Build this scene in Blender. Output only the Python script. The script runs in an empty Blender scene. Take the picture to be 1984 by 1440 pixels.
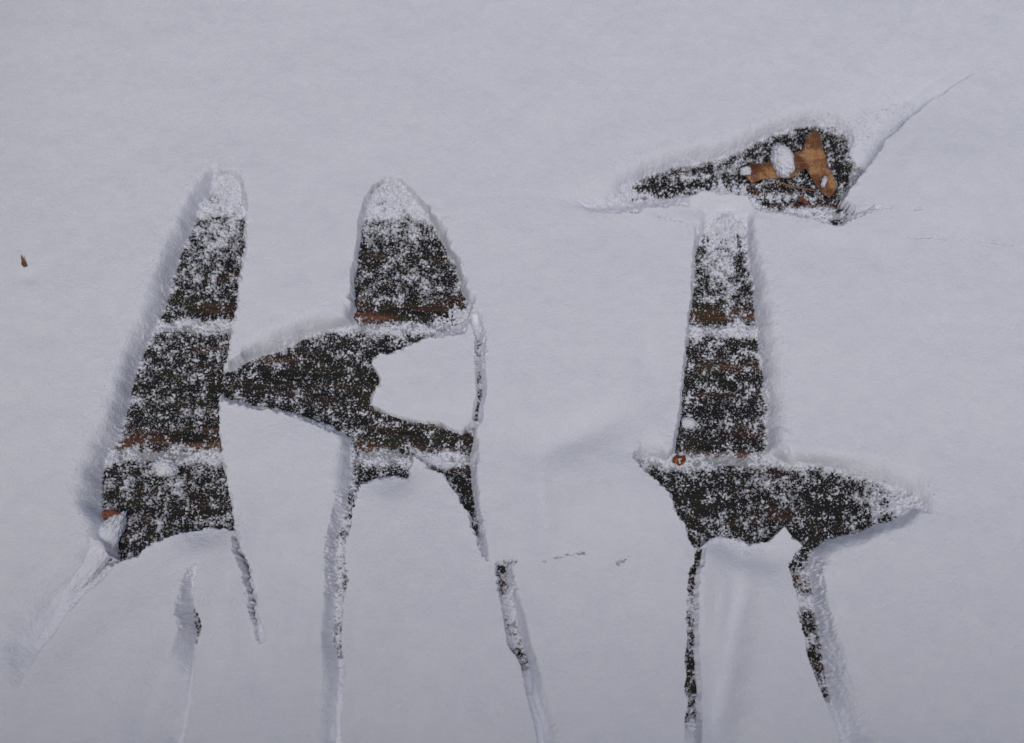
import bpy, math, random
import numpy as np
from mathutils import Vector, Matrix

random.seed(7); RNG = np.random.default_rng(7)
S = bpy.context.scene
C = S.collection

# ------------------------------------------------------------------ camera
F_PX, TILT, DIST = 1800.0, math.radians(20.0), 1.0
cd = bpy.data.cameras.new('camera'); cam = bpy.data.objects.new('camera', cd); C.objects.link(cam)
cam.location = (0, -DIST*math.sin(TILT), DIST*math.cos(TILT)); cam.rotation_euler = (TILT, 0, 0)
cd.sensor_width = 36.0; cd.lens = 36.0*F_PX/1984.0; cd.clip_start = 0.02; cd.clip_end = 300
cd.dof.use_dof = True; cd.dof.focus_distance = 0.96; cd.dof.aperture_fstop = 4.0
S.camera = cam

# ------------------------------------------------------------------ light: overcast winter day
SUN_EL, SUN_AZ = math.radians(70), math.radians(188)     # azimuth clockwise from +Y
w = bpy.data.worlds.new('World'); S.world = w; w.use_nodes = True
wn = w.node_tree.nodes; wl = w.node_tree.links
bg = wn['Background']; sky = wn.new('ShaderNodeTexSky'); sky.sky_type = 'NISHITA'; sky.sun_disc = False
sky.sun_elevation = SUN_EL; sky.sun_rotation = SUN_AZ
sky.air_density = 1.0; sky.dust_density = 3.5; sky.ozone_density = 1.0
wl.new(sky.outputs[0], bg.inputs[0]); bg.inputs[1].default_value = 0.07
sd = bpy.data.lights.new('sun', 'SUN'); sd.energy = 1.5; sd.angle = math.radians(50); sd.color = (1, 0.985, 0.965)
sun = bpy.data.objects.new('sun', sd); C.objects.link(sun)
dv = Vector((math.sin(SUN_AZ)*math.cos(SUN_EL), math.cos(SUN_AZ)*math.cos(SUN_EL), math.sin(SUN_EL)))
sun.rotation_euler = dv.to_track_quat('Z', 'Y').to_euler(); sun.location = (0, 0, 5)
S.view_settings.view_transform = 'Standard'; S.view_settings.look = 'None'
S.view_settings.exposure = -0.38; S.view_settings.gamma = 1.0; S.view_settings.use_curve_mapping = False

# ------------------------------------------------------------------ from photograph points to points of the place
H = 0.022                                    # depth of the snow on the boards
CY, CZ = -DIST*math.sin(TILT), DIST*math.cos(TILT)
def W(px, py, z=0.0):
    px = np.asarray(px, float); py = np.asarray(py, float)
    u = (px-992)/F_PX; v = -(py-720)/F_PX
    dy = math.sin(TILT)+v*math.cos(TILT); dz = -math.cos(TILT)+v*math.sin(TILT)
    s = (CZ-z)/-dz
    return u*s, CY+dy*s
MM = DIST/F_PX                               # one photograph pixel at the middle, in metres (0.556 mm)

# ------------------------------------------------------------------ noise
def make_noise(seed):
    r = np.random.default_rng(seed)
    a = r.uniform(0, 2*np.pi, (256, 256)).astype(np.float32)
    gx, gy = np.cos(a), np.sin(a)
    def n(x, y, scale):
        x = (x/scale).astype(np.float32)+1000; y = (y/scale).astype(np.float32)+1000
        ix = np.floor(x).astype(np.int32); iy = np.floor(y).astype(np.int32)
        fx = x-ix; fy = y-iy
        ux = fx*fx*fx*(fx*(fx*6-15)+10); uy = fy*fy*fy*(fy*(fy*6-15)+10)
        i0, i1, j0, j1 = ix & 255, (ix+1) & 255, iy & 255, (iy+1) & 255
        a = gx[i0, j0]*fx+gy[i0, j0]*fy
        b = gx[i1, j0]*(fx-1)+gy[i1, j0]*fy
        c = gx[i0, j1]*fx+gy[i0, j1]*(fy-1)
        d = gx[i1, j1]*(fx-1)+gy[i1, j1]*(fy-1)
        p = a+(b-a)*ux; q = c+(d-c)*ux
        return (p+(q-p)*uy)*1.5
    return n
N1, N2, N3, N4, N5, N6, N7 = [make_noise(s) for s in (11, 22, 33, 44, 55, 66, 77)]
def sstep(t):
    t = np.clip(t, 0, 1); return t*t*(3-2*t)

# ------------------------------------------------------------------ materials
def new_mat(name):
    m = bpy.data.materials.new(name); m.use_nodes = True
    nt = m.node_tree; return m, nt, nt.nodes['Principled BSDF']
def node(nt, typ, **kw):
    n = nt.nodes.new(typ)
    for k, v in kw.items():
        if k in n.inputs: n.inputs[k].default_value = v
        else: setattr(n, k, v)
    return n
def ramp(nt, fac, stops):
    r = nt.nodes.new('ShaderNodeValToRGB'); e = r.color_ramp.elements
    while len(e) < len(stops): e.new(0.5)
    for i, (p, c) in enumerate(stops): e[i].position = p; e[i].color = (*c, 1)
    nt.links.new(fac, r.inputs[0]); return r

def snow_material(name='snow', lo=(0.785, 0.80, 0.88), hi=(0.825, 0.835, 0.905)):
    m, nt, b = new_mat(name); L = nt.links
    tc = node(nt, 'ShaderNodeTexCoord')
    n1 = node(nt, 'ShaderNodeTexNoise', Scale=60.0, Detail=3.0)
    L.new(tc.outputs['Object'], n1.inputs['Vector'])
    r = ramp(nt, n1.outputs['Fac'], [(0.3, lo), (0.7, hi)])
    L.new(r.outputs[0], b.inputs['Base Color'])
    b.inputs['Roughness'].default_value = 0.75
    b.inputs['Specular IOR Level'].default_value = 0.2
    b.inputs['Subsurface Weight'].default_value = 0.0
    b.inputs['Subsurface Radius'].default_value = (0.8, 0.9, 1.0)
    b.inputs['Subsurface Scale'].default_value = 0.004
    b.subsurface_method = 'BURLEY'
    g1 = node(nt, 'ShaderNodeTexNoise', Scale=420.0, Detail=3.0, Roughness=0.65)
    g2 = node(nt, 'ShaderNodeTexNoise', Scale=110.0, Detail=3.0, Roughness=0.6)
    g3 = node(nt, 'ShaderNodeTexVoronoi', Scale=300.0)
    for g in (g1, g2, g3): L.new(tc.outputs['Object'], g.inputs['Vector'])
    b1 = node(nt, 'ShaderNodeBump', Strength=0.68, Distance=0.0015)
    b2 = node(nt, 'ShaderNodeBump', Strength=0.38, Distance=0.0024)
    b3 = node(nt, 'ShaderNodeBump', Strength=0.10, Distance=0.0010)
    L.new(g1.outputs['Fac'], b1.inputs['Height']); L.new(g2.outputs['Fac'], b2.inputs['Height'])
    L.new(g3.outputs['Distance'], b3.inputs['Height'])
    L.new(b2.outputs[0], b1.inputs['Normal']); L.new(b1.outputs[0], b3.inputs['Normal'])
    L.new(b3.outputs[0], b.inputs['Normal'])
    return m

def wood_material():
    m, nt, b = new_mat('wet_dark_wood'); L = nt.links
    tc = node(nt, 'ShaderNodeTexCoord'); oi = node(nt, 'ShaderNodeObjectInfo')
    off = node(nt, 'ShaderNodeVectorMath', operation='ADD')
    sc = node(nt, 'ShaderNodeMath', operation='MULTIPLY'); sc.inputs[1].default_value = 37.0
    L.new(oi.outputs['Random'], sc.inputs[0]); L.new(tc.outputs['Object'], off.inputs[0]); L.new(sc.outputs[0], off.inputs[1])
    st = node(nt, 'ShaderNodeMapping'); st.inputs['Scale'].default_value = (14, 260, 60)
    L.new(off.outputs[0], st.inputs['Vector'])
    grain = node(nt, 'ShaderNodeTexNoise', Scale=1.0, Detail=5.0, Roughness=0.65); L.new(st.outputs[0], grain.inputs['Vector'])
    st2 = node(nt, 'ShaderNodeMapping'); st2.inputs['Scale'].default_value = (9, 60, 30)
    L.new(off.outputs[0], st2.inputs['Vector'])
    patch = node(nt, 'ShaderNodeTexNoise', Scale=1.0, Detail=3.0, Roughness=0.6); L.new(st2.outputs[0], patch.inputs['Vector'])
    alg = node(nt, 'ShaderNodeTexNoise', Scale=45.0, Detail=3.0); L.new(off.outputs[0], alg.inputs['Vector'])
    dark = ramp(nt, grain.outputs['Fac'], [(0.32, (0.003, 0.0032, 0.0038)), (0.52, (0.009, 0.008, 0.008)), (0.70, (0.040, 0.028, 0.021))])
    red = ramp(nt, grain.outputs['Fac'], [(0.28, (0.03, 0.013, 0.007)), (0.5, (0.13, 0.05, 0.024)), (0.72, (0.26, 0.11, 0.05))])
    # the worn front edge of each board shows the brown wood
    sep = node(nt, 'ShaderNodeSeparateXYZ'); L.new(tc.outputs['Object'], sep.inputs[0])
    mr = node(nt, 'ShaderNodeMapRange'); mr.inputs['From Min'].default_value = 0.034; mr.inputs['From Max'].default_value = 0.008
    mr.clamp = True; L.new(sep.outputs['Y'], mr.inputs['Value'])
    pr = node(nt, 'ShaderNodeMapRange'); pr.inputs['From Min'].default_value = 0.46; pr.inputs['From Max'].default_value = 0.62
    L.new(patch.outputs['Fac'], pr.inputs['Value'])
    mul = node(nt, 'ShaderNodeMath', operation='MULTIPLY'); L.new(mr.outputs[0], mul.inputs[0]); L.new(pr.outputs[0], mul.inputs[1])
    pr2 = node(nt, 'ShaderNodeMapRange'); pr2.inputs['From Min'].default_value = 0.54; pr2.inputs['From Max'].default_value = 0.68; pr2.inputs['To Max'].default_value = 0.4
    L.new(patch.outputs['Fac'], pr2.inputs['Value'])
    mx = node(nt, 'ShaderNodeMath', operation='MAXIMUM'); L.new(mul.outputs[0], mx.inputs[0]); L.new(pr2.outputs[0], mx.inputs[1])
    mix = node(nt, 'ShaderNodeMix', data_type='RGBA'); L.new(mx.outputs[0], mix.inputs['Factor'])
    L.new(dark.outputs[0], mix.inputs['A']); L.new(red.outputs[0], mix.inputs['B'])
    ar = node(nt, 'ShaderNodeMapRange'); ar.inputs['From Min'].default_value = 0.54; ar.inputs['From Max'].default_value = 0.70; ar.inputs['To Max'].default_value = 0.7
    L.new(alg.outputs['Fac'], ar.inputs['Value'])
    mix2 = node(nt, 'ShaderNodeMix', data_type='RGBA'); L.new(ar.outputs[0], mix2.inputs['Factor'])
    L.new(mix.outputs['Result'], mix2.inputs['A']); mix2.inputs['B'].default_value = (0.026, 0.030, 0.008, 1)
    L.new(mix2.outputs['Result'], b.inputs['Base Color'])
    b.inputs['Roughness'].default_value = 0.6; b.inputs['Specular IOR Level'].default_value = 0.25
    bp = node(nt, 'ShaderNodeBump', Strength=0.8, Distance=0.0015); L.new(grain.outputs['Fac'], bp.inputs['Height'])
    L.new(bp.outputs[0], b.inputs['Normal'])
    return m

def leaf_material(name, c0, c1, c2, c3):
    m, nt, b = new_mat(name); L = nt.links
    tc = node(nt, 'ShaderNodeTexCoord')
    n1 = node(nt, 'ShaderNodeTexNoise', Scale=70.0, Detail=4.0); L.new(tc.outputs['Object'], n1.inputs['Vector'])
    n2 = node(nt, 'ShaderNodeTexNoise', Scale=420.0, Detail=3.0); L.new(tc.outputs['Object'], n2.inputs['Vector'])
    r = ramp(nt, n1.outputs['Fac'], [(0.40, c0), (0.5, c1), (0.58, c2)])
    f = node(nt, 'ShaderNodeMapRange'); f.inputs['From Min'].default_value = 0.52; f.inputs['From Max'].default_value = 0.68; f.inputs['To Max'].default_value = 0.75
    L.new(n2.outputs['Fac'], f.inputs['Value'])
    mx = node(nt, 'ShaderNodeMix', data_type='RGBA'); L.new(f.outputs[0], mx.inputs['Factor']); L.new(r.outputs[0], mx.inputs['A']); mx.inputs['B'].default_value = (*c3, 1)
    L.new(mx.outputs['Result'], b.inputs['Base Color']); b.inputs['Roughness'].default_value = 0.65; b.inputs['Specular IOR Level'].default_value = 0.25
    bp = node(nt, 'ShaderNodeBump', Strength=0.5, Distance=0.0012); L.new(n1.outputs['Fac'], bp.inputs['Height']); L.new(bp.outputs[0], b.inputs['Normal'])
    return m
def flat_mat(name, col, rough=0.8):
    m, nt, b = new_mat(name); n = node(nt, 'ShaderNodeTexNoise', Scale=25.0, Detail=4.0)
    r = ramp(nt, n.outputs['Fac'], [(0.3, tuple(c*0.7 for c in col)), (0.7, tuple(min(1, c*1.2) for c in col))])
    nt.links.new(r.outputs[0], b.inputs['Base Color']); b.inputs['Roughness'].default_value = rough; return m
SNOW = snow_material(); SLUSH = snow_material('thin_icy_snow', (0.40, 0.41, 0.455), (0.58, 0.59, 0.635)); WOOD = wood_material()
JOIST = flat_mat('old_joist_timber', (0.05, 0.035, 0.022)); SOIL = flat_mat('damp_soil', (0.03, 0.022, 0.015))
LEAF = leaf_material('brown_oak_leaf', (0.16, 0.066, 0.030), (0.31, 0.145, 0.062), (0.47, 0.245, 0.105), (0.09, 0.045, 0.028))
REDLEAF = leaf_material('rust_leaf', (0.16, 0.045, 0.018), (0.34, 0.11, 0.035), (0.46, 0.20, 0.07), (0.08, 0.02, 0.01))
DULLRED = leaf_material('dull_red_leaf', (0.12, 0.035, 0.022), (0.20, 0.06, 0.038), (0.27, 0.10, 0.06), (0.07, 0.03, 0.02))
STALK = flat_mat('leaf_stalk', (0.42, 0.17, 0.065), 0.55)

def mesh_obj(name, verts, faces, mat, parent=None, smooth=False):
    me = bpy.data.meshes.new(name); me.from_pydata([tuple(v) for v in verts], [], faces); me.update()
    if mat: me.materials.append(mat)
    if smooth: me.polygons.foreach_set('use_smooth', [True]*len(me.polygons))
    o = bpy.data.objects.new(name, me); C.objects.link(o)
    if parent: o.parent = parent
    return o

# ------------------------------------------------------------------ ground and deck
BASE = -0.45
def ground():
    n = 44; xs = np.sign(np.linspace(-1, 1, n))*np.abs(np.linspace(-1, 1, n))**2.2*90
    X, Y = np.meshgrid(xs, xs); Z = BASE+N1(X.ravel(), Y.ravel(), 9.0)*0.35*np.clip(np.hypot(X, Y).ravel()/12-0.3, 0, 1)
    v = np.stack([X.ravel(), Y.ravel(), Z], 1)
    f = [(j*n+i, j*n+i+1, (j+1)*n+i+1, (j+1)*n+i) for j in range(n-1) for i in range(n-1)]
    o = mesh_obj('ground', v, f, SNOW, smooth=True); o['kind'] = 'structure'
ground()

ROLL = math.radians(-0.5)
y_gap1 = float(W(992, 640)[1]); y_gap2 = float(W(992, 890)[1])
PITCH = y_gap1-y_gap2; GAP = 0.007
deck = bpy.data.objects.new('deck', None); C.objects.link(deck); deck['kind'] = 'structure'
deck.rotation_euler = (0, 0, ROLL)
def plank_mesh():
    wd = PITCH-GAP; L_, T, r = 2.0, 0.027, 0.0035
    prof = [(0, -T), (0, -r), (r*0.3, -r*0.3), (r, 0), (wd-r, 0), (wd-r*0.3, -r*0.3), (wd, -r), (wd, -T)]
    v = [(x, y, z) for x in (-L_, L_) for (y, z) in prof]; n = len(prof)
    f = [(i, n+i, n+(i+1) % n, (i+1) % n) for i in range(n)]+[tuple(range(n)), tuple(range(2*n-1, n-1, -1))]
    me = bpy.data.meshes.new('plank'); me.from_pydata(v, [], f); me.update(); me.materials.append(WOOD); return me
pm = plank_mesh()
for k in range(-12, 15):
    o = bpy.data.objects.new('plank', pm); C.objects.link(o); o.parent = deck
    o.location = ((k*0.37) % 0.05, y_gap1+GAP/2-(k-1)*PITCH-PITCH, random.uniform(-0.0008, 0))
def box(x0, x1, y0, y1, z0, z1):
    v = [(x, y, z) for z in (z0, z1) for (x, y) in ((x0, y0), (x1, y0), (x1, y1), (x0, y1))]
    return v, [(3, 2, 1, 0), (4, 5, 6, 7), (0, 1, 5, 4), (1, 2, 6, 5), (2, 3, 7, 6), (3, 0, 4, 7)]
for x in (-1.85, -1.25, -0.65, -0.05, 0.55, 1.15, 1.75):
    v, f = box(x-0.022, x+0.022, -1.9, 1.85, -0.165, -0.0285); mesh_obj('joist', v, f, JOIST, deck)
for x in (-1.85, -0.05, 1.75):
    for y in (-1.7, 0, 1.7):
        v, f = box(x-0.045, x+0.045, y-0.045, y+0.045, BASE-0.3, -0.166); mesh_obj('post', v, f, JOIST, deck)

def railing(x0, y0, x1, y1, hgt, label):
    """solid board railing, added out of view to shade the snow: upright boards between posts under a flat top rail"""
    L_ = math.hypot(x1-x0, y1-y0); root = bpy.data.objects.new('added_shade_railing', None); C.objects.link(root)
    root.location = (x0, y0, 0); root.rotation_euler = (0, 0, math.atan2(y1-y0, x1-x0)); root['label'] = label; root['category'] = 'added railing'
    root['group'] = 'board railings added to shade the deck'
    v, f = box(0.002, 0.138, -0.011, 0.011, 0.03, hgt-0.002); b = mesh_obj('board', v, f, JOIST, root)
    for k in range(1, int(L_/0.144)):
        c = b.copy(); C.objects.link(c); c.parent = root; c.location = (k*0.144, 0, 0)
    for k in range(3):
        v, f = box(k*(L_-0.09)/2, k*(L_-0.09)/2+0.09, -0.102, -0.012, -0.02, hgt-0.003); mesh_obj('post', v, f, JOIST, root)
    v, f = box(-0.02, L_+0.02, -0.11, 0.03, hgt, hgt+0.035); mesh_obj('top_rail', v, f, JOIST, root)
railing(-0.94, -0.72, 1.6, -0.72, 0.68, 'low dark board railing added out of view to shade the near side')  # unseen railings, added only to darken the near and left snow
railing(-0.94, 1.7, -0.94, -0.70, 0.68, 'low dark board railing added out of view to shade the left side')

# ------------------------------------------------------------------ the drawn letters: outlines seen in the photograph
# each trench: rim outline (at the top of the snow) and floor outline (at the boards)
RIMS, FLOORS = [], []
RIMS.append([(398,352),(420,336),(450,332),(474,345),(482,380),(480,440),(478,500),(468,550),(460,610),(450,660),(444,705),(428,745),
 (425,770),(430,850),(432,880),(445,930),(455,1000),(460,1034),(440,1025),(400,1022),(350,1033),(300,1058),(262,1082),(228,1094),
 (195,1040),(172,1000),(165,960),(178,900),(205,840),(228,780),(238,730),(262,660),(290,600),(310,540),(335,470),(370,400)])
FLOORS.append([(395,410),(425,365),(445,358),(464,372),(474,440),(472,500),(463,540),(456,600),(446,650),(438,700),(424,740),(422,765),(426,800),
 (429,850),(427,880),(440,930),(452,1000),(457,1036),(440,1028),(400,1024),(350,1035),(300,1060),(262,1084),(230,1092),
 (228,1050),(224,1010),(205,985),(203,930),(225,880),(248,830),(262,760),(268,730),(290,680),(310,640),(330,590),(345,530),(365,480)])
RIMS.append([(398,740),(440,704),(480,684),(540,660),(600,632),(650,618),(690,595),(800,560),(905,590),(910,614),(862,641),(822,656),(780,676),
 (745,691),(716,701),(736,725),(738,745),(720,765),(719,784),(750,799),(800,814),(850,819),(880,834),(893,838),(905,828),(922,812),
 (930,850),(926,900),(930,950),(936,1020),(921,1006),(905,985),(886,957),(870,937),(855,917),(830,907),(815,892),(800,882),(795,907),
 (790,927),(760,920),(720,927),(700,937),(690,960),(662,960),(655,900),(668,862),(645,838),(590,815),(540,800),(480,790),(425,778)])
FLOORS.append([(405,745),(440,724),(480,708),(540,690),(580,668),(622,652),(700,640),(760,635),(830,630),(880,608),(905,600),(907,616),
 (860,639),(820,654),(780,674),(745,689),(714,700),(733,725),(735,745),(717,765),(716,785),(750,802),(800,817),(850,822),(880,837),(895,842),
 (905,830),(914,820),(917,840),(908,880),(912,940),(920,1000),(903,988),(883,958),(867,938),(852,917),(828,907),(813,892),(798,884),
 (793,908),(788,928),(760,921),(720,928),(698,938),(690,955),(688,920),(690,880),(685,850),(660,832),(600,808),(540,792),(480,780),(425,768)])
RIMS.append([(698,420),(704,385),(722,358),(748,338),(775,345),(802,370),(830,405),(852,440),(874,478),(894,520),(908,565),(918,612),(900,650),
 (690,660),(668,640),(680,600),(680,530),(688,480),(694,440)])
FLOORS.append([(708,415),(725,375),(752,352),(785,368),(822,415),(845,455),(866,490),(884,530),(896,570),(902,605),(830,645),(700,652),(690,620),(692,590),(688,530),(694,480),(702,450)])
# letter I, top bar
RIMS.append([(1112,382),(1130,352),(1180,338),(1240,318),(1300,300),(1360,290),(1420,268),(1480,240),(1560,215),(1620,210),(1662,235),(1690,290),
 (1668,330),(1650,362),(1640,380),(1630,400),(1660,402),(1690,396),(1724,402),(1692,410),(1655,424),(1622,440),(1590,434),(1560,422),(1510,412),
 (1450,402),(1380,398),(1330,398),(1260,402),(1200,412),(1140,408)])
FLOORS.append([(1212,376),(1250,352),(1300,332),(1350,324),(1400,314),(1450,292),(1500,270),(1560,252),(1612,252),(1638,275),(1648,320),(1645,362),(1632,378),
 (1625,402),(1655,406),(1690,400),(1712,402),(1690,407),(1655,420),(1620,436),(1590,430),(1560,418),(1520,408),(1470,403),(1430,388),(1380,381),(1320,377),(1260,382),(1225,386)])
# letter I, stem
RIMS.append([(1350,422),(1400,410),(1455,418),(1470,500),(1482,560),(1492,620),(1502,700),(1512,780),(1518,850),(1520,905),(1290,905),(1298,885),(1305,830),(1316,780),(1325,690),(1328,640),(1336,590),(1340,530),(1343,470)])
FLOORS.append([(1368,450),(1440,445),(1442,500),(1450,560),(1456,600),(1458,650),(1467,720),(1476,800),(1476,860),(1468,900),(1300,905),(1312,840),(1322,790),(1330,700),(1333,650),(1340,600),(1345,540),(1350,480)])
# letter I, foot bar
RIMS.append([(1222,876),(1262,872),(1310,865),(1470,868),(1560,885),(1640,893),(1720,912),(1775,945),(1795,985),(1770,1012),(1720,1032),(1660,1060),(1600,1080),
 (1560,1092),(1553,1068),(1552,1052),(1536,1040),(1522,1020),(1510,1032),(1490,1047),(1455,1053),(1430,1041),(1400,1036),(1375,1043),(1356,1062),(1343,1056),
 (1330,1040),(1325,1012),(1305,985),(1298,957),(1270,931),(1240,910)])
FLOORS.append([(1228,886),(1252,892),(1290,905),(1312,890),(1470,893),(1520,905),(1600,915),(1640,928),(1690,945),(1740,962),(1762,985),(1720,1008),(1660,1030),(1600,1045),(1575,1062),
 (1556,1088),(1549,1068),(1548,1054),(1534,1042),(1520,1023),(1508,1035),(1490,1050),(1455,1056),(1430,1043),(1398,1038),(1372,1046),(1355,1066),(1345,1060),
 (1333,1045),(1328,1014),(1308,987),(1300,958),(1272,932),(1242,908)])
# cracks and grooves beside the pushed-up slabs: (crisp edge), (end of floor), (top of the soft side), floor height in mm
def strip(rows):
    return [((a, b), (c, d), (e, f), (min(z, 44)/44)**1.9*H) for (a, b, c, d, e, f, z) in rows]
STRIPS = [
 strip([(228,1093,220,1075,180,1030,8),(205,1122,192,1105,140,1060,18),(180,1146,166,1130,105,1085,23),(135,1190,122,1174,60,1125,28),(85,1268,74,1252,10,1200,35),(50,1340,38,1325,-40,1270,44)]),
 strip([(455,1034,463,1032,468,1030,0),(462,1080,474,1080,478,1078,0),(473,1110,485,1108,489,1106,0),(480,1140,490,1140,496,1138,0),(487,1180,494,1178,502,1174,8),(493,1210,497,1208,508,1204,30),(505,1250,509,1248,525,1240,42)]),
 strip([(384,1095,381,1095,370,1092,40),(381,1150,376,1150,352,1150,26),(384,1180,378,1182,345,1180,8),(394,1205,380,1208,345,1205,2),(396,1225,382,1226,345,1225,4),(384,1255,377,1255,335,1255,16),(382,1300,376,1300,325,1300,30),(379,1340,372,1340,312,1340,36),(374,1380,368,1380,300,1380,39),(362,1450,355,1450,280,1450,40)]),
 strip([(700,934,690,930,664,925,1),(690,960,678,955,650,950,0),(682,1000,668,998,640,995,0),(672,1040,656,1038,628,1038,0),(668,1080,652,1080,626,1080,0),(673,1120,654,1120,626,1120,0),(665,1180,650,1180,626,1180,0),(662,1230,648,1230,620,1230,8),(671,1290,658,1290,624,1290,16),(669,1340,658,1340,618,1340,25),(667,1400,657,1400,610,1400,29),(664,1460,654,1460,600,1460,32)]),
 strip([(888,965,906,955,924,940,0),(902,985,914,975,930,965,0),(912,1010,922,1003,936,998,1),(920,1035,928,1030,940,1026,10),(928,1060,934,1056,946,1052,24),(938,1090,942,1088,950,1086,40)]),
 strip([(960,1094,974,1092,984,1086,0),(967,1130,984,1130,1002,1126,0),(969,1160,988,1160,1008,1158,0),(978,1200,998,1198,1020,1195,0),(984,1250,1006,1248,1030,1245,0),(1000,1272,1016,1268,1038,1262,6),(1012,1300,1024,1298,1046,1292,14),(1022,1350,1030,1348,1062,1338,26),(1036,1410,1044,1408,1080,1398,30),(1046,1460,1054,1458,1096,1450,33)]),
 strip([(912,606,922,604,934,600,36),(919,660,927,660,942,658,0),(922,720,931,720,944,720,0),(922,770,931,772,942,776,0),(914,812,922,818,934,824,2)]),
 strip([(1352,1058,1364,1056,1370,1054,0),(1344,1085,1359,1084,1364,1084,0),(1336,1108,1352,1108,1357,1108,0),(1333,1125,1350,1125,1355,1125,0),(1332,1160,1345,1160,1351,1160,0),(1331,1200,1345,1200,1352,1200,0),(1329,1245,1347,1245,1354,1245,0),(1329,1262,1341,1262,1351,1262,0),(1326,1285,1347,1285,1356,1285,0),(1326,1340,1349,1340,1358,1340,0),(1331,1362,1348,1362,1357,1362,0),(1325,1400,1345,1400,1358,1400,5),(1322,1460,1340,1460,1356,1460,32)]),
 strip([(1552,1062,1568,1072,1604,1076,0),(1545,1075,1564,1085,1604,1090,0),(1530,1088,1560,1104,1598,1112,0),(1536,1125,1568,1138,1600,1145,0),(1543,1160,1574,1170,1610,1178,3),(1546,1195,1580,1205,1622,1210,0),(1556,1235,1586,1242,1636,1250,0),(1562,1270,1592,1276,1646,1285,0),(1572,1300,1592,1306,1654,1320,0),(1586,1335,1602,1340,1668,1350,3),(1606,1385,1620,1390,1692,1392,20),(1634,1460,1648,1460,1716,1456,27)]),
 strip([(1650,368,1628,345,1560,245,8),(1682,322,1650,298,1575,200,15),(1722,268,1698,246,1615,155,21),(1765,225,1745,205,1660,120,28),(1815,190,1796,170,1715,85,35),(1890,140,1874,122,1790,40,44)]),
 strip([(700,418,705,416,712,416,32),(722,372,726,374,738,380,26),(744,350,748,354,760,368,30),(775,352,772,356,768,366,36)]),
]
def hair(pts, w=3, z0=0.026):
    z0 = z0/0.044*H*0.62; w = w*0.95
    """a hairline crack along a polyline"""
    p = np.array(pts, float); d = np.gradient(p, axis=0); n = np.stack([-d[:, 1], d[:, 0]], 1); n /= np.linalg.norm(n, axis=1)[:, None]
    out = []
    for i, (a, b) in enumerate(zip(p, n)):
        e = math.sin(math.pi*(i+0.25)/(len(p)-0.5))*w
        out.append(((a[0]-b[0]*e*.5, a[1]-b[1]*e*.5), (a[0]+b[0]*e*.3, a[1]+b[1]*e*.3), (a[0]+b[0]*e*1.2, a[1]+b[1]*e*1.2), z0))
    return out
HAIRS = [hair([(966,1098),(985,1090),(1000,1086)], 9, 0.012), hair([(1050,1088),(1085,1080),(1115,1072),(1145,1067)], 4, 0.034), hair([(1182,1104),(1200,1088),(1216,1073)], 4, 0.035),
 hair([(1755,462),(1810,462),(1860,466)], 4, 0.032), hair([(1885,464),(1925,468),(1965,476)], 3.5, 0.034), hair([(1765,412),(1776,405),(1786,413)], 4, 0.034),
 hair([(1680,406),(1705,400),(1728,406)], 6, 0.02), hair([(1222,408),(1236,404),(1244,400)], 9, 0.02), hair([(1260,412),(1300,424),(1340,438)], 3, 0.034),
 hair([(1740,940),(1762,965),(1770,990)], 9, 0.02), hair([(700,416),(706,400)], 4, 0.03), hair([(715,420),(740,417),(765,418)], 4, 0.022)]

def seg_dist(P, poly, closed=True):
    """unsigned distance to the outline and inside flag; P (n,2)"""
    p = np.asarray(poly, float); q = np.roll(p, -1, 0)
    if not closed: p, q = p[:-1], q[:-1]
    best = np.full(len(P), 1e9); inside = np.zeros(len(P), bool)
    for a, b in zip(p, q):
        ab = b-a; L2 = ab@ab+1e-18
        t = np.clip(((P-a)@ab)/L2, 0, 1); d = P-a-t[:, None]*ab
        best = np.minimum(best, (d*d).sum(1))
        if closed:
            c = (a[1] > P[:, 1]) != (b[1] > P[:, 1])
            if a[1] != b[1]: inside ^= c & (P[:, 0] < (b[0]-a[0])*(P[:, 1]-a[1])/(b[1]-a[1])+a[0])
    d = np.sqrt(best); return np.where(inside, -d, d)

# coarse field of signed distances, 3 mm apart
CELL = 0.00072; BL = 4
X0, X1, Y0, Y1 = -0.76, 0.76, -0.43, 0.58
NX = int((X1-X0)/(CELL*BL)); NY = int((Y1-Y0)/(CELL*BL))
cs = CELL*BL
cx = X0+np.arange(NX+1)*cs; cy = Y0+np.arange(NY+1)*cs
CXX, CYY = np.meshgrid(cx, cy); CP = np.stack([CXX.ravel(), CYY.ravel()], 1)
def field(poly, big=0.3):
    lo = poly.min(0)-0.06; hi = poly.max(0)+0.06
    m = (CP > lo).all(1) & (CP < hi).all(1); out = np.full(len(CP), big)
    out[m] = seg_dist(CP[m], poly); return out
def Wp(pts, z): return np.stack(W([p[0] for p in pts], [p[1] for p in pts], z), 1)

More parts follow.
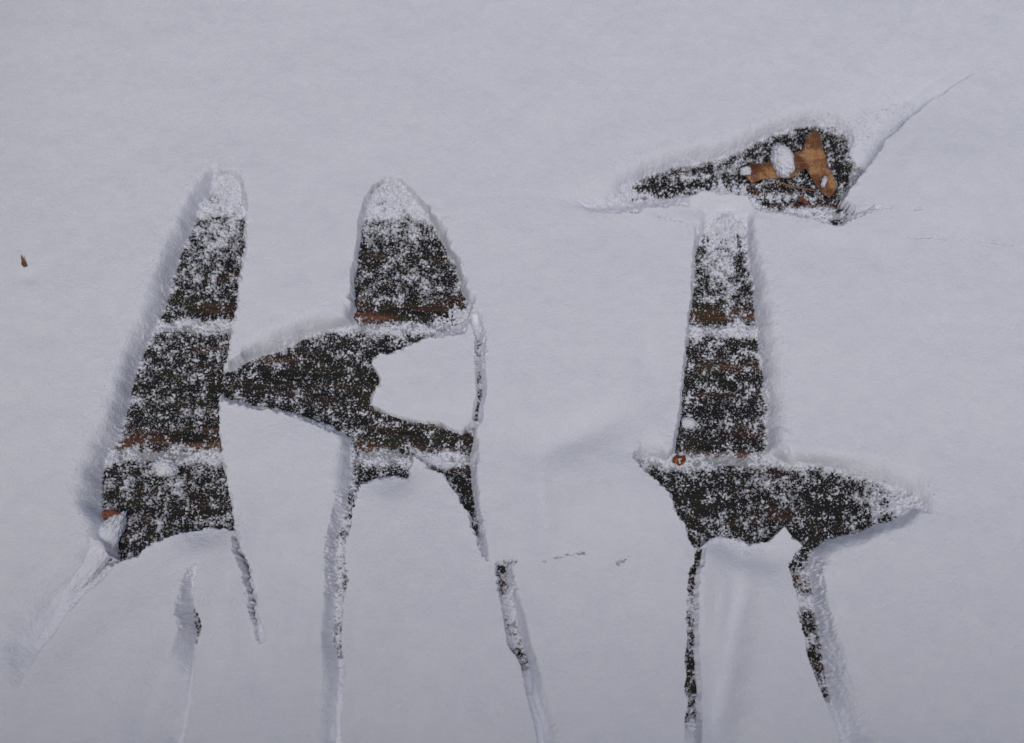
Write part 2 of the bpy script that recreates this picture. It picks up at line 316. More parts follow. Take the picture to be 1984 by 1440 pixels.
def widen(rim, floors, by):
    """walls that slope towards the viewer's side start further out: the wind has rounded them"""
    out = []
    F_ = np.concatenate([np.array(resample2(f, 0.004)) for f in floors])
    for p in resample2(rim, 0.006):
        d = p-F_; k = (d*d).sum(1).argmin(); v = d[k]; L_ = np.linalg.norm(v)+1e-9
        c = p-np.array([0.0, CY]); c /= np.linalg.norm(c)
        g = max(0.0, float(v@c)/L_) if L_ > 0.003 else 0
        out.append(p+v/L_*by*g)
    return np.array(out)
def resample2(poly, step):
    out = []
    for a, b in zip(poly, np.roll(poly, -1, 0)):
        n = max(1, int(np.linalg.norm(b-a)/step)); out += [a+(b-a)*i/n for i in range(n)]
    return out
LAYERS = []                                   # (rim distance, floor distance, floor height)
r = np.full(len(CP), .3); f = np.full(len(CP), .3)
FW = [Wp(q, 0) for q in FLOORS]
for q in RIMS: r = np.minimum(r, field(widen(Wp(q, H), FW, 0.020)))
for q in FLOORS: f = np.minimum(f, field(Wp(q, 0)))
LAYERS.append((r, f, np.full(len(CP), -0.0035)))
for s in STRIPS+HAIRS:
    cr = Wp([a[0] for a in s], H); te = Wp([a[2] for a in s], H)
    fc = cr.copy(); fe = np.array([np.array(W(*a[1], a[3])) for a in s])
    R_ = field(np.concatenate([cr, te[::-1]])); F_ = field(np.concatenate([fc, fe[::-1]]))
    mid = (fc+fe)/2; z = np.array([a[3] for a in s])
    m = R_ < 0.02; zz = np.full(len(CP), H)
    P = CP[m]; bd = np.full(len(P), 1e9); bz = np.zeros(len(P))
    for a, b, za, zb in zip(mid[:-1], mid[1:], z[:-1], z[1:]):
        ab = b-a; t = np.clip((P-a)@ab/(ab@ab), 0, 1); d = ((P-a-t[:, None]*ab)**2).sum(1)
        k = d < bd; bd[k] = d[k]; bz[k] = (za+(zb-za)*t)[k]
    zz[m] = bz-0.0035*np.clip(1-bz/0.004, 0, 1); LAYERS.append((R_, F_, zz))

# soft lumps and hollows of the snow top: px, py, rx, ry, degrees, mm
SOFT = [(395,1018,46,34,0,-12),(758,916,46,36,0,-12),(1450,1062,74,38,-10,-13),(1395,1036,42,24,0,-6),(1430,1170,24,70,-16,-5),(1408,1290,27,115,-14,-7.5),
 (1385,1395,28,50,-6,-7),(1366,1200,16,90,0,-3),(1388,1190,22,110,-12,3),(1120,838,95,34,24,-8),(1052,970,20,110,4,-4),(1150,960,90,80,0,7),(1270,710,34,90,8,-6),
 (1700,500,26,70,38,-3),(1600,440,60,30,0,3),(322,1310,26,110,-16,-4.5),(288,1410,26,60,-15,-4),(440,1150,34,110,-4,6),(230,1250,140,60,48,7),(505,1300,20,50,20,-3),
 (1665,1300,30,120,12,-4),(840,740,80,60,0,2),(560,850,80,40,15,2),(1390,402,60,18,0,-5),(1700,960,50,40,0,-12),(1160,385,60,20,0,-5),(820,1240,100,230,0,8),(1480,1240,60,150,0,5),(580,1250,45,200,0,-5),(1180,1270,120,160,0,-4),(1850,330,120,110,0,5),(1620,230,60,40,40,-3),
 (1420,400,40,16,0,-3),(60,545,26,14,0,-1.6),(1780,330,100,120,30,3),(470,1060,20,60,0,2),(150,1250,60,80,30,-3),(1000,850,60,40,0,-1.5),(1240,960,40,60,30,3)]
# snow left on the boards inside the letters: px, py, rx, ry, degrees, amount (-1..1)
DUST = [(440,385,60,40,0,0.75),(430,455,50,35,0,0.85),(395,500,20,18,0,0.4),(375,530,30,16,-30,0.35),(410,560,60,22,0,0.0),(400,595,70,12,0,-0.45),(350,600,20,12,0,0.5),
 (365,670,60,12,0,0.1),(350,760,70,30,0,-0.05),(380,852,60,10,0,-0.3),(345,935,16,22,20,0.45),(330,965,20,14,20,0.35),(300,985,70,30,0,-0.10),(400,990,40,25,0,-0.25),(300,1050,60,24,-30,-0.15),
 (765,395,70,30,0,1.0),(775,445,70,22,0,0.65),(770,520,40,50,0,0.16),(720,505,16,20,0,-0.3),(850,480,20,40,20,-0.2),(790,602,90,14,0,-0.7),(860,640,60,24,-20,0.3),(760,650,30,14,0,0.0),
 (600,720,110,34,8,-0.36),(700,770,60,50,0,-0.30),(470,745,50,16,0,-0.2),(690,840,26,24,0,0.35),(790,855,90,18,0,-0.22),(850,890,50,14,10,0.5),(900,950,16,50,20,-0.4),(740,900,50,14,0,0.25),(690,700,30,14,0,0.3),
 (1170,385,60,34,0,0.7),(1245,400,60,10,0,0.5),(1300,365,60,16,-4,-0.25),(1420,330,30,20,0,0.45),(1420,375,40,18,0,-0.2),(1490,395,60,16,0,0.05),(1560,410,40,10,0,0.55),(1540,300,80,40,0,-0.25),(1650,260,24,60,0,0.55),(1610,400,20,30,0,-0.3),(1625,330,14,60,0,-0.25),
 (1400,470,60,50,0,0.75),(1395,530,40,50,0,0.75),(1432,510,8,50,5,-0.5),(1352,500,8,20,0,-0.3),(1375,603,30,14,0,-0.8),(1425,620,24,22,0,0.6),(1448,600,10,30,0,-0.2),(1395,690,60,20,0,0.05),(1390,780,60,60,0,-0.12),(1340,822,14,12,0,0.6),(1440,840,30,30,0,0.05),(1380,860,60,16,0,-0.3),
 (1470,935,20,22,0,0.35),(1370,940,50,20,0,-0.22),(1390,975,80,22,0,-0.36),(1460,990,20,22,0,0.15),(1560,1000,90,40,0,-0.32),(1540,930,60,14,0,0.15),(1610,960,30,30,0,-0.3),(1725,975,50,45,0,0.72),(1310,950,30,20,20,-0.2),(1590,1040,50,16,0,-0.2),
 (1550,1110,20,26,0,-0.1),(1560,1155,24,16,0,0.42),(1575,1240,20,60,-10,-0.15),(1540,985,14,26,0,0.3),(1250,895,40,12,20,-0.1),(1630,925,40,12,0,0.15),(660,1080,22,140,0,0.95),(655,1200,20,60,0,0.5),(990,1200,24,75,8,0.95),(968,1105,12,14,0,-0.7),(928,700,10,110,0,0.75),(1341,1405,12,35,0,0.9),(1343,1090,9,60,0,-0.6),(1342,1320,9,50,0,-0.6),(472,1095,12,60,10,-0.7)]
def gauss(P, lst, z, unit):
    out = np.zeros(len(P))
    for px, py, rx, ry, ang, a in lst:
        x, y = W(px, py, z); sc = MM*1.0; c, s = math.cos(math.radians(ang)), math.sin(math.radians(ang))
        dx, dy = P[:, 0]-x, P[:, 1]-y
        m = (np.abs(dx)+np.abs(dy)) < 3.2*max(rx, ry)*sc
        u = (dx[m]*c+dy[m]*s)/(rx*sc); v = (-dx[m]*s+dy[m]*c)/(ry*sc)
        out[m] += a*unit*np.exp(-(u*u+v*v))
    return out
# places where the hand only sank part of the way: px, py, rx, ry, degrees, height in mm
FILL = [(448,328,75,56,0,46),(755,338,100,54,0,46),(1120,385,110,40,0,44),(1402,410,70,52,0,40),(1835,980,75,60,0,46),(1228,880,40,16,30,24),(905,608,40,20,0,24)]
FILLF = gauss(CP, FILL, 0.01, H/44)
SOFTF = gauss(CP, SOFT, H, 0.0013); DUSTF = gauss(CP, DUST, 0, 1.0)
# snow bridges the gaps between the boards
gy = CP[:, 1]*math.cos(ROLL)-CP[:, 0]*math.sin(ROLL)
gd = np.abs((gy-y_gap1+PITCH/2) % PITCH-PITCH/2)
gd = gd+N5(CP[:, 0], CP[:, 1], 0.03)*0.004
DUSTF += 1.05*np.exp(-(gd/0.0092)**4)*(0.85+0.9*N6(CP[:, 0], CP[:, 1], 0.05))
gs = (gy-y_gap1+PITCH/2) % PITCH-PITCH/2
DUSTF -= (0.15+0.15*(CP[:, 1] > y_gap1-0.03))*np.exp(-((gs-0.0185)/0.008)**2)*(0.8+1.0*N5(CP[:, 0], CP[:, 1], 0.045))*(CP[:, 1] < y_gap1+0.05)

def bil(F, x, y):
    F = F.reshape(NY+1, NX+1); u = np.clip((x-X0)/cs, 0, NX-1e-4); v = np.clip((y-Y0)/cs, 0, NY-1e-4)
    i = u.astype(int); j = v.astype(int); a = u-i; b = v-j
    return (F[j, i]*(1-a)+F[j, i+1]*a)*(1-b)+(F[j+1, i]*(1-a)+F[j+1, i+1]*a)*b

def facing(F):
    """how far the wall around an outline looks towards the near side (+1) or away from it (-1)"""
    G = F.reshape(NY+1, NX+1); gy_, gx_ = np.gradient(G, cs); L_ = np.hypot(gx_, gy_)+1e-6
    dx, dy = CXX, CYY-CY; D_ = np.hypot(dx, dy)+1e-6
    f = (gx_*dx+gy_*dy)/L_/D_
    for _ in range(3): f = (f+np.roll(f, 1, 0)+np.roll(f, -1, 0)+np.roll(f, 1, 1)+np.roll(f, -1, 1))/5
    return f.ravel(), (gx_/L_).ravel(), (gy_/L_).ravel()
FACES = [facing(l[0]) for l in LAYERS]

def surface(x, y):
    """height of the snow over the boards"""
    e1, e2 = N1(x, y, 0.006), N2(x, y, 0.006); e3, e4 = N3(x, y, 0.020), N4(x, y, 0.020)
    k1, k2 = N5(x, y, 0.0023), N6(x, y, 0.0023)
    ka = 0.0003+0.0014*np.clip(-2*bil(FACES[0][0], x, y), 0, 1)
    wx = x+e1*(0.0002+ka)+e3*0.0018+k1*ka; wy = y+e2*(0.0002+ka)+e4*0.0018+k2*ka
    top = H+bil(SOFTF, x, y)+N1(x, y, 0.19)*0.0040+N2(x, y, 0.065)*0.0018+N3(x, y, 0.016)*0.00045+N4(x, y, 0.028)*0.0006
    # added slope: the snow rises towards the near side and left to darken there
    top = top+0.12*np.clip(-(y+0.05), 0, 0.36)**2+0.05*np.clip(-(x+0.1), 0, 0.5)**2
    gr = e1*0.5+k1*0.6+e3*0.4
    speck = N7(x, y, 0.0050)*0.40+N2(x, y, 0.0028)*0.50+N4(x, y, 0.0017)*0.60+N3(x, y, 0.013)*0.55
    dust = bil(DUSTF, x, y)
    h = top
    for n, (R_, F_, Z_) in enumerate(LAYERS):
        rr = bil(R_, wx, wy); m = rr < 0.004
        if not m.any(): continue
        rr = rr[m]; ff = bil(F_, wx[m], wy[m]); fq = np.clip(bil(FACES[n][0], x[m], y[m])*2, -0.7, 1); zf = bil(Z_, x[m], y[m])
        dl = (0.0030*np.clip(fq, 0, 1) if n == 0 else 0.0009)
        ins = np.maximum(-rr, 0); out = np.maximum(ff-dl, 0)
        t = np.where(rr >= 0, 1.0, out/(out+ins+1e-6))
        wide = np.clip((out+ins)/0.02, 0.15, 1)
        fc = np.clip(2*bil(FACES[n][0], x[m], y[m]), -1, 1)
        tt = 1-(1-t)**(1.75+0.95*fc) if n == 0 else 1-(1-t)**(1.45+0.3*fc)
        if n == 0:                              # board visible between the grains
            edge = np.clip((ff+0.004)/0.0085, 0, 1)**1.5*0.75*np.clip(fq*1.5, 0, 1)
            fl = np.minimum((speck[m]*0.95+(dust[m]+edge)*0.62-0.30)*0.0050, 0.0040+0.004*np.clip(dust[m], 0, 1.5))
            fl = np.maximum(fl, -0.0035)
            hh = np.maximum(fl, tt*top[m]-0.0030*(1-t)**3+(gr[m]*0.0015+speck[m]*0.0055)*np.clip(1-t*2.6, 0, 1)**1.5*(0.4+0.6*np.clip(fq, 0, 1)))
            hh = np.where(t <= 0, fl, hh)
        else:
            base = np.maximum(np.maximum((speck[m]*0.95+dust[m]*0.6-0.12)*0.005, -0.0035), zf*top[m]/H+speck[m]*0.0007*np.clip((top[m]-zf)/0.03, 0.1, 1))
            hh = base+(top[m]-base)*tt+(gr[m]*0.0004+speck[m]*0.0004)*4*t*(1-t)*np.clip(wide*1.2, 0.3, 1)*np.clip((top[m]-base)/0.03, 0.1, 1)
        hh = np.where(t >= 1, top[m], hh)
        h2 = h.copy(); h2[m] = np.minimum(h[m], hh); h = h2
    fl = bil(FILLF, x, y)*(1+0.35*N5(x, y, 0.018))+(speck*0.0065+gr*0.001)*np.clip((top-h)/0.010, 0, 1)-0.0035
    fl = np.minimum(fl, top); k = 0.003
    hm = np.clip(0.5+0.5*(fl-h)/k, 0, 1); mix = h+(fl-h)*hm+k*hm*(1-hm)
    h = np.where(fl > 0.0005, np.minimum(mix, np.maximum(top, h)), h)
    # crumbly crust close to the rims
    rim = np.clip(1-np.abs(bil(LAYERS[0][0], x, y))/0.012, 0, 1)
    h = h+np.where(h > 0.012, (e1*0.0003+k1*0.00025)*(0.3+rim), 0)
    return np.maximum(h, -0.0035)

# ------------------------------------------------------------------ build the snow cover: fine where the letters are
def build_snow():
    near = np.full(len(CP), 1e9)
    zone = LAYERS[0][0] < 0.009
    for R_, F_, Z_ in LAYERS[1:]: zone |= R_ < 0.006
    zone = zone.reshape(NY+1, NX+1)
    fine = zone[:-1, :-1] | zone[1:, :-1] | zone[:-1, 1:] | zone[1:, 1:]
    fine[0, :] = fine[-1, :] = False; fine[:, 0] = fine[:, -1] = False
    GX, GY = NX*BL+1, NY*BL+1
    used = np.zeros((GY, GX), bool); used[::BL, ::BL] = True
    fj, fi = np.nonzero(fine)
    for a in range(BL+1):
        for b in range(BL+1): used[fj*BL+a, fi*BL+b] = True
    idx = -np.ones((GY, GX), np.int64); idx[used] = np.arange(used.sum())
    jj, ii = np.nonzero(used); vx = X0+ii*CELL; vy = Y0+jj*CELL
    vz = surface(vx, vy)
    loops, starts, tot = [], [], 0
    # fine quads
    q = []
    for a in range(BL):
        for b in range(BL):
            J, I = fj*BL+a, fi*BL+b
            q.append(np.stack([idx[J, I], idx[J, I+1], idx[J+1, I+1], idx[J+1, I]], 1))
    q = np.concatenate(q); 
    cj, ci = np.nonzero(~fine); fp = np.pad(fine, 1)
    nb = [fp[cj, ci+1], fp[cj+1, ci+2], fp[cj+2, ci+1], fp[cj+1, ci]]       # below, right, above, left
    plain = ~(nb[0] | nb[1] | nb[2] | nb[3])
    J, I = cj[plain]*BL, ci[plain]*BL
    q2 = np.stack([idx[J, I], idx[J, I+BL], idx[J+BL, I+BL], idx[J+BL, I]], 1)
    quads = np.concatenate([q, q2])
    odd = []
    for k in np.nonzero(~plain)[0]:
        J, I = cj[k]*BL, ci[k]*BL; L = []
        for s, (aj, ai, dj, di) in enumerate(((J, I, 0, 1), (J, I+BL, 1, 0), (J+BL, I+BL, 0, -1), (J+BL, I, -1, 0))):
            L.append(idx[aj, ai])
            if nb[s][k]:
                for t in range(1, BL): L.append(idx[aj+dj*t, ai+di*t])
        odd.append(L)
    # undercut: where a slab overhangs, the floor runs in below its edge
    s_ = -bil(LAYERS[0][0], vx, vy); a_ = -bil(LAYERS[0][1], vx, vy)
    D_ = np.where((s_ > 0) & (a_ > 0), np.clip(a_-s_, 0, 0.014)*np.exp(-s_/0.018), 0)*(vz < H*0.45)
    vx = vx+D_*bil(FACES[0][1], vx, vy); vy = vy+D_*bil(FACES[0][2], vx, vy)
    verts = np.stack([vx, vy, vz], 1)
    # the cover goes on to the ends of the deck, with a rounded skirt
    ring = []
    left = [(0, i) for i in range(0, GX, BL)]+[(j, GX-1) for j in range(BL, GY, BL)]+[(GY-1, i) for i in range(GX-1-BL, -1, -BL)]+[(j, 0) for j in range(GY-1-BL, 0, -BL)]
    inner = np.array([idx[j, i] for j, i in left]); P = verts[inner]
    prev = inner; extra = []; base = len(verts); n = len(inner)
    hx, hy = 1.99, 1.86
    mcx, mcy = (X0+X1)/2, (Y0+Y1)/2
    outx = np.where(P[:, 0] >= X1-cs*1.5, hx, np.where(P[:, 0] <= X0+cs*0.5, -hx, P[:, 0]/0.76*hx))
    outy = np.where(P[:, 1] >= Y1-cs*1.5, hy, np.where(P[:, 1] <= Y0+cs*0.5, -hy, (P[:, 1]-mcy)/0.505*hy))
    rings = []
    for t in [0.02, 0.05, 0.1, 0.17, 0.26, 0.37, 0.5, 0.65, 0.8, 0.92, 0.97, 0.99, 1.0]:
        x = P[:, 0]+(outx-P[:, 0])*t; y = P[:, 1]+(outy-P[:, 1])*t
        z = (H+N1(x, y, 0.19)*0.0035-0.004)*(1-t)+t*(H+N2(x, y, 0.3)*0.004); z = P[:, 2]*(1-min(1, t*6))+z*min(1, t*6)
        if t > 0.95: z = z-(t-0.95)/0.05*0.012
        rings.append(np.stack([x, y, z], 1))
    x, y = rings[-1][:, 0], rings[-1][:, 1]; rings.append(np.stack([x*1.002, y*1.002, np.full(n, 0.0008)], 1))
    allq = [quads]
    for rg in rings:
        cur = base+np.arange(n); verts = np.concatenate([verts, rg]); base += n
        allq.append(np.stack([prev, cur, np.roll(cur, -1), np.roll(prev, -1)], 1)); prev = cur
    quads = np.concatenate(allq)
    me = bpy.data.meshes.new('snow_cover')
    nl = quads.size+sum(len(o) for o in odd); npoly = len(quads)+len(odd)
    me.vertices.add(len(verts)); me.loops.add(nl); me.polygons.add(npoly)
    me.vertices.foreach_set('co', verts.astype(np.float32).ravel())
    lv = np.concatenate([quads.ravel(), np.array([v for o in odd for v in o], dtype=np.int64)])
    me.loops.foreach_set('vertex_index', lv.astype(np.int32))
    ls = np.concatenate([np.arange(len(quads))*4, quads.size+np.cumsum([0]+[len(o) for o in odd[:-1]])]) if odd else np.arange(len(quads))*4
    me.polygons.foreach_set('loop_start', ls.astype(np.int32))
    me.polygons.foreach_set('use_smooth', np.ones(npoly, bool))
    me.update(calc_edges=True); me.materials.append(SNOW); me.materials.append(SLUSH)
    zq = verts[quads, 2].max(1); mi = np.zeros(npoly, np.int32); mi[:len(quads)] = zq < 0.0018
    me.polygons.foreach_set('material_index', mi)
    o = bpy.data.objects.new('snow_cover', me); C.objects.link(o); o['kind'] = 'stuff'
    o['label'] = 'fresh white snow covering the deck with the letters HI swept into it'; o['category'] = 'snow'
    print('snow verts', len(verts), 'quads', len(quads), 'fine blocks', len(fj))
    return verts[:len(vx)]
SV = build_snow()

# ------------------------------------------------------------------ loose grains and flakes
OCT_F = [(0, 2, 4), (2, 1, 4), (1, 3, 4), (3, 0, 4), (2, 0, 5), (1, 2, 5), (3, 1, 5), (0, 3, 5)]
def grain_mesh(name, P, rad, mat, flat=0.75):
    n = len(P); base = np.array([(1, 0, 0), (-1, 0, 0), (0, 1, 0), (0, -1, 0), (0, 0, 1), (0, 0, -1)], float)
    B = base[None]*rad[:, None, None]*RNG.uniform(0.45, 1.3, (n, 6, 1)); B += RNG.normal(0, 0.2, (n, 6, 3))*rad[:, None, None]
    a = RNG.uniform(0, 2*np.pi, n); t = RNG.uniform(-0.9, 0.9, n)
    ca, sa, ct, st = np.cos(a), np.sin(a), np.cos(t), np.sin(t)
    x, y, z = B[..., 0], B[..., 1], B[..., 2]
    y, z = y*ct[:, None]-z*st[:, None], y*st[:, None]+z*ct[:, None]
    x, y = x*ca[:, None]-y*sa[:, None], x*sa[:, None]+y*ca[:, None]
    V = np.stack([x, y, z*flat], 2)+P[:, None, :]
    Fc = (np.array(OCT_F)[None]+np.arange(n)[:, None, None]*6).reshape(-1, 3)
    me = bpy.data.meshes.new(name); me.vertices.add(n*6); me.loops.add(len(Fc)*3); me.polygons.add(len(Fc))
    me.vertices.foreach_set('co', V.astype(np.float32).ravel()); me.loops.foreach_set('vertex_index', Fc.astype(np.int32).ravel())
    me.polygons.foreach_set('loop_start', (np.arange(len(Fc))*3).astype(np.int32)); me.update(calc_edges=True); me.materials.append(mat)
    o = bpy.data.objects.new(name, me); C.objects.link(o); return o
def scatter_grains():
    fr = bil(LAYERS[0][1], SV[:, 0], SV[:, 1]); rr = bil(LAYERS[0][0], SV[:, 0], SV[:, 1]); z = SV[:, 2]
    du = bil(DUSTF, SV[:, 0], SV[:, 1])
    lowz = z < 0.0020
    w_ = lowz*((z > -0.001)*0.5+(z <= -0.001)*(0.04+0.14*np.clip(du+0.3, 0, 1)))+(z < 0.012)*(z > 0.0035)*0.30+(z > 0.012)*(rr < 0)*0.02
    w_ = w_/w_.sum()
    pick = RNG.choice(len(SV), 64000, p=w_); P = SV[pick].copy(); thin = lowz[pick]
    P[:, :2] += RNG.uniform(-CELL, CELL, (len(P), 2)); P[:, 2] = np.maximum(P[:, 2], 0.0)+0.0001
    rad = RNG.uniform(0.0003, 0.0009, len(P))*np.where(RNG.random(len(P)) < 0.05, 1.6, 1)
    P[:, 2] += rad*0.3
    o = grain_mesh('icy_grains', P[thin], rad[thin], SLUSH); o['kind'] = 'stuff'
    o['label'] = 'wet icy grains strewn over the dark boards inside the letters'; o['category'] = 'snow'
    o = grain_mesh('snow_grains', P[~thin], rad[~thin]*0.8, SNOW); o['kind'] = 'stuff'
    o['label'] = 'loose white snow grains on the foot of the slopes around the letters'; o['category'] = 'snow'
scatter_grains()

# ------------------------------------------------------------------ things
def tag(o, label, cat, group=None):
    o['label'] = label; o['category'] = cat
    if group: o['group'] = group
def clump(px, py, z, rx, ry, rz, ang, label, seed, ragged=0.4):
    """a piece of snow that fell back into a letter"""
    import bmesh
    bm = bmesh.new(); bmesh.ops.create_icosphere(bm, subdivisions=5, radius=1.0)
    co0 = np.array([v.co for v in bm.verts]); off = seed*3.1; co = co0*np.array([1, ry/rx, max(rz/rx, 0.5)])
    k = 1+ragged*0.5*N1(co[:, 0]+off, co[:, 1]+co[:, 2]*0.7, 0.8)+ragged*0.4*N2(co[:, 0]+co[:, 2], co[:, 1]+off, 0.25)+ragged*0.55*N3(co[:, 0]+off, co[:, 1]-co[:, 2], 0.15)+ragged*0.5*N4(co[:, 0]-co[:, 2]+off, co[:, 1], 0.07)
    co = co0*k[:, None]; co[:, 0] *= rx; co[:, 1] *= ry; co[:, 2] = np.maximum(co[:, 2], -0.5)*rz
    c, s = math.cos(math.radians(ang)), math.sin(math.radians(ang))
    for v, p in zip(bm.verts, co): v.co = (p[0]*c-p[1]*s, p[0]*s+p[1]*c, p[2])
    me = bpy.data.meshes.new('snow_clump'); bm.to_mesh(me); bm.free(); me.materials.append(SNOW)
    me.polygons.foreach_set('use_smooth', [True]*len(me.polygons))
    o = bpy.data.objects.new('snow_clump', me); C.objects.link(o)
    x, y = W(px, py, z); o.location = (float(x), float(y), z); tag(o, label, 'snow clump'); return o
m_ = MM
clump(322,907,0.005, 21*m_, 16*m_, 0.007, -20, 'round snow clump lying on the bare boards low in the H\'s left leg', 1)
clump(1516,312,0.012, 22*m_, 37*m_, 0.010, 8, 'tall white snow clump sitting on the middle of the brown oak leaf', 2, 0.26)
clump(1445,332,0.009, 11*m_, 10*m_, 0.004, 10, 'tiny snow clump on the reddish left tip of the oak leaf', 3)
clump(1334,820,0.004, 11*m_, 11*m_, 0.005, 0, 'tiny snow clump at the left edge of the I\'s stem', 4, 0.4)
clump(188,1070,0.009, 25*m_, 80*m_, 0.011, -27, 'long snow ridge leaning along the lower left edge of the H', 5, 0.14)
clump(1597,352,0.0115, 5*m_, 13*m_, 0.0018, -20, 'smear of snow on the right lobe of the oak leaf', 6, 0.5)

from mathutils.geometry import tessellate_polygon
def resample(poly, step):
    out = []
    for a, b in zip(poly, poly[1:]+poly[:1]):
        n = max(1, int(math.hypot(b[0]-a[0], b[1]-a[1])/step))
        out += [(a[0]+(b[0]-a[0])*i/n, a[1]+(b[1]-a[1])*i/n) for i in range(n)]
    return out
def blade(name, poly, mat, z0, zfun, parent, thick=0.00035, step=4.0):
    """leaf blade with curled surface: triangulated outline with inner points"""
    from mathutils.geometry import delaunay_2d_cdt
    P = resample(poly, step); n = len(P)
    arr = np.array(P); lo, hi = arr.min(0), arr.max(0)
    g = np.stack(np.meshgrid(np.arange(lo[0], hi[0], step), np.arange(lo[1], hi[1], step)), -1).reshape(-1, 2)
    d = seg_dist(g, P); g = g[d < -step*0.6]
    vs, es, fs, *_ = delaunay_2d_cdt([Vector(p) for p in P]+[Vector(p) for p in g], [], [list(range(n))], 1, 0.01)
    Q = np.array([(v.x, v.y) for v in vs]); zz = z0+zfun(Q)
    x, y = W(Q[:, 0], Q[:, 1], z0)
    o = mesh_obj(name, np.stack([x, y, zz], 1), [tuple(f) for f in fs], mat, parent, smooth=True)
    s = o.modifiers.new('thickness', 'SOLIDIFY'); s.thickness = thick; s.offset = 0
    return o
def smooth_poly(p, it=2):
    for _ in range(it):
        q = []
        for a, b in zip(p, p[1:]+p[:1]):
            q += [(a[0]*.75+b[0]*.25, a[1]*.75+b[1]*.25), (a[0]*.25+b[0]*.75, a[1]*.25+b[1]*.75)]
        p = q
    return p
def tube(name, pts, radii, mat, parent, sides=7):
    v, f = [], []
    for k, (p, r_) in enumerate(zip(pts, radii)):
        d = Vector(pts[min(k+1, len(pts)-1)])-Vector(pts[max(k-1, 0)]); d.normalize()
        u = d.cross(Vector((0, 0, 1))).normalized(); w2 = u.cross(d)
        for s in range(sides):
            a = 2*math.pi*s/sides; v.append(Vector(p)+u*math.cos(a)*r_+w2*math.sin(a)*r_)
    for k in range(len(pts)-1):
        for s in range(sides): f.append((k*sides+s, k*sides+(s+1) % sides, (k+1)*sides+(s+1) % sides, (k+1)*sides+s))
    f += [tuple(range(sides)), tuple(range(len(v)-1, len(v)-1-sides, -1))]
    return mesh_obj(name, v, f, mat, parent, smooth=True)

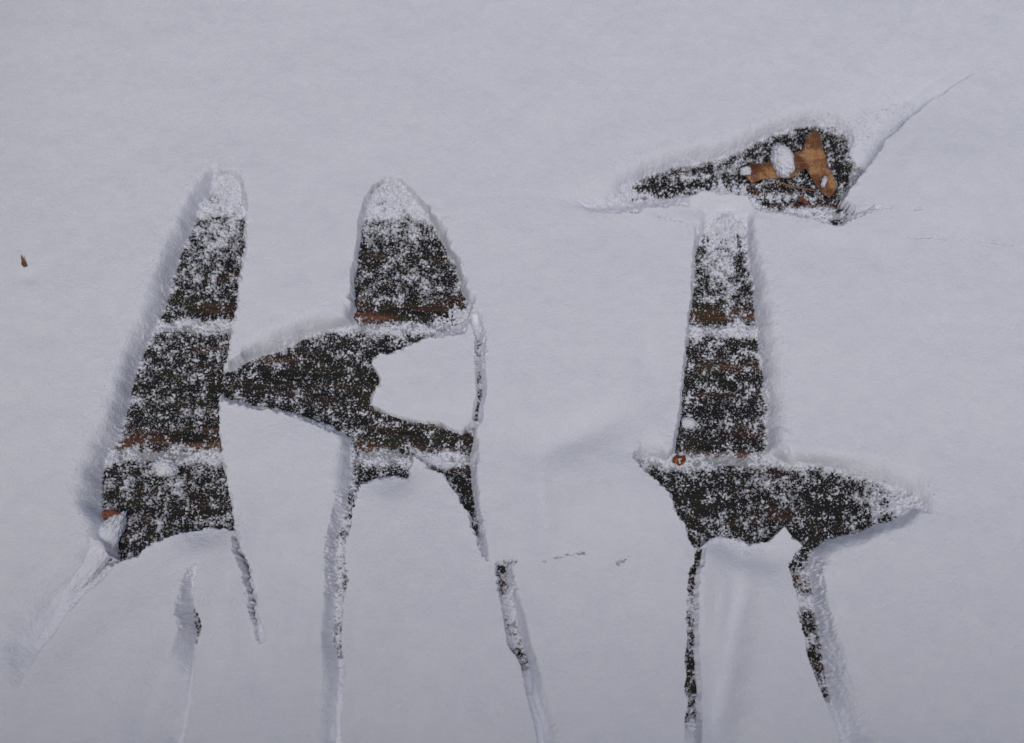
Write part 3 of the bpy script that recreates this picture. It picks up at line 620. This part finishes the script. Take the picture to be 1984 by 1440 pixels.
def oak_leaf():
    x, y = W(1545, 320); root = bpy.data.objects.new('oak_leaf', None); C.objects.link(root)
    root.location = (0, 0, 0)
    tag(root, 'curled brown oak leaf with snow on it, lying in the top bar of the I', 'leaf')
    big = [(1566,260),(1575,254),(1585,262),(1592,285),(1600,312),(1611,338),(1618,358),(1617,374),(1608,383),(1597,378),(1584,364),(1574,350),(1566,334),(1560,326),
           (1550,334),(1538,345),(1522,350),(1506,347),(1484,347),(1468,352),(1456,360),(1449,352),(1440,340),(1447,330),(1451,320),(1468,319),(1490,317),(1508,308),(1526,302),(1540,297),(1552,297),(1556,284),(1562,270)]
    def zf(Q):
        a = np.clip((Q[:, 0]-1555)/50, -1, 1)
        fold = np.abs(Q[:, 0]-(1545+(Q[:, 1]-260)*0.42))/30
        return 0.0030*np.clip(fold, 0, 1)**1.5*0.8+0.0025*np.exp(-((Q[:, 1]-262)/22)**2)+0.0022*np.exp(-((Q[:, 0]-1445)/14)**2)+N1(Q[:, 0], Q[:, 1], 26.0)*0.0016
    blade('leaf_blade', smooth_poly(big, 1), LEAF, 0.0055, zf, root)
    tip = [(1447,333),(1450,322),(1462,320),(1474,320),(1470,334),(1464,346),(1457,359),(1449,351),(1441,341)]
    o = blade('leaf_tip', smooth_poly(tip, 1), DULLRED, 0.0072, lambda Q: N1(Q[:, 0], Q[:, 1], 20.0)*0.001+0.0018*np.exp(-((Q[:, 0]-1445)/14)**2), root); o['label'] = 'dark red curled tip'
    def line(pts, z, r0, r1, nm):
        P = []
        for (a, b), zz in zip(pts, z): X_, Y_ = W(a, b, zz); P.append((float(X_), float(Y_), zz))
        tube(nm, P, list(np.linspace(r0, r1, len(P))), STALK, root)
    def on(Q): return 0.0055+zf(np.array(Q, float))+0.0003
    for pts in ([(1583,318),(1565,314),(1545,316),(1520,325),(1495,331),(1465,337)], [(1577,270),(1583,300),(1590,325),(1599,350),(1607,372)]):
        q = np.array(pts, float); f_ = np.linspace(0, 1, 13); px_ = np.interp(f_, np.linspace(0, 1, len(q)), q[:, 0]); py_ = np.interp(f_, np.linspace(0, 1, len(q)), q[:, 1])
        line(list(zip(px_, py_)), list(on(np.stack([px_, py_], 1))), 0.00045, 0.00022, 'vein')
    lo, hi = np.array(big).min(0), np.array(big).max(0); Q = RNG.uniform(lo, hi, (1500, 2)); Q = Q[seg_dist(Q, big) < 1]
    Q = Q[(N6(Q[:, 0], Q[:, 1], 14.0)+RNG.uniform(-0.5, 0.5, len(Q))) > 0.15]
    X_, Y_ = W(Q[:, 0], Q[:, 1], 0.0058); g_ = grain_mesh('frost', np.stack([X_, Y_, 0.0058+zf(Q)], 1), RNG.uniform(0.0003, 0.0009, len(Q)), SLUSH); g_.parent = root; g_['kind'] = 'stuff'
    line([(1507,353),(1520,357),(1535,361),(1550,364),(1566,367),(1582,371)], [.0055,.0062,.0066,.0064,.006,.0055], 0.0008, 0.0005, 'leaf_stalk')
oak_leaf()

def leaf_bit(label, pts, mat, z0, amp, name='leaf_fragment'):
    root = blade(name, pts, mat, z0, lambda Q: N2(Q[:, 0], Q[:, 1], 9.0)*amp, None, 0.0004, 2.0); tag(root, label, 'leaf'); return root
leaf_bit('small crumpled orange leaf fragment between the stem and foot of the I', [(1304,887),(1311,881),(1318,884),(1327,882),(1330,890),(1325,899),(1316,903),(1307,899),(1301,893)], REDLEAF, 0.006, 0.005)
leaf_bit('dull red leaf fragment showing at the lower left edge of the H', [(200,990),(212,987),(228,990),(236,996),(226,1001),(212,1003),(204,1010),(198,1002)], DULLRED, 0.012, 0.004)
leaf_bit('pale red scrap of leaf under snow below the oak leaf', [(1546,383),(1554,381),(1561,388),(1570,392),(1566,397),(1556,394),(1549,390)], DULLRED, 0.004, 0.002)

def leaf_point():
    # pointed leaf tip standing up out of the snow, leaning away from the camera
    x, y = W(55, 530, H); x, y = float(x), float(y)
    z = float(surface(np.array([x]), np.array([y]))[0])
    prof = [(0.0, 0.0046), (0.3, 0.0038), (0.6, 0.0020), (1.0, 0.0002)]
    v, f = [], []
    for t, wd in prof:
        cxp = x-0.0052*t+0.0014*math.sin(t*2); cyp = y+0.0155*t; cz = z-0.002+0.007*t
        v += [(cxp-wd, cyp, cz), (cxp, cyp-0.0010, cz+0.0007), (cxp+wd, cyp, cz), (cxp, cyp+0.0004, cz-0.0005)]
    for k in range(len(prof)-1):
        for s in range(4): f.append((k*4+s, k*4+(s+1) % 4, k*4+4+(s+1) % 4, k*4+4+s))
    f += [(3, 2, 1, 0), (12, 13, 14, 15)]
    o = mesh_obj('leaf_tip', v, f, LEAF); tag(o, 'pointed orange brown leaf tip poking out of the smooth snow at far left', 'leaf')
leaf_point()
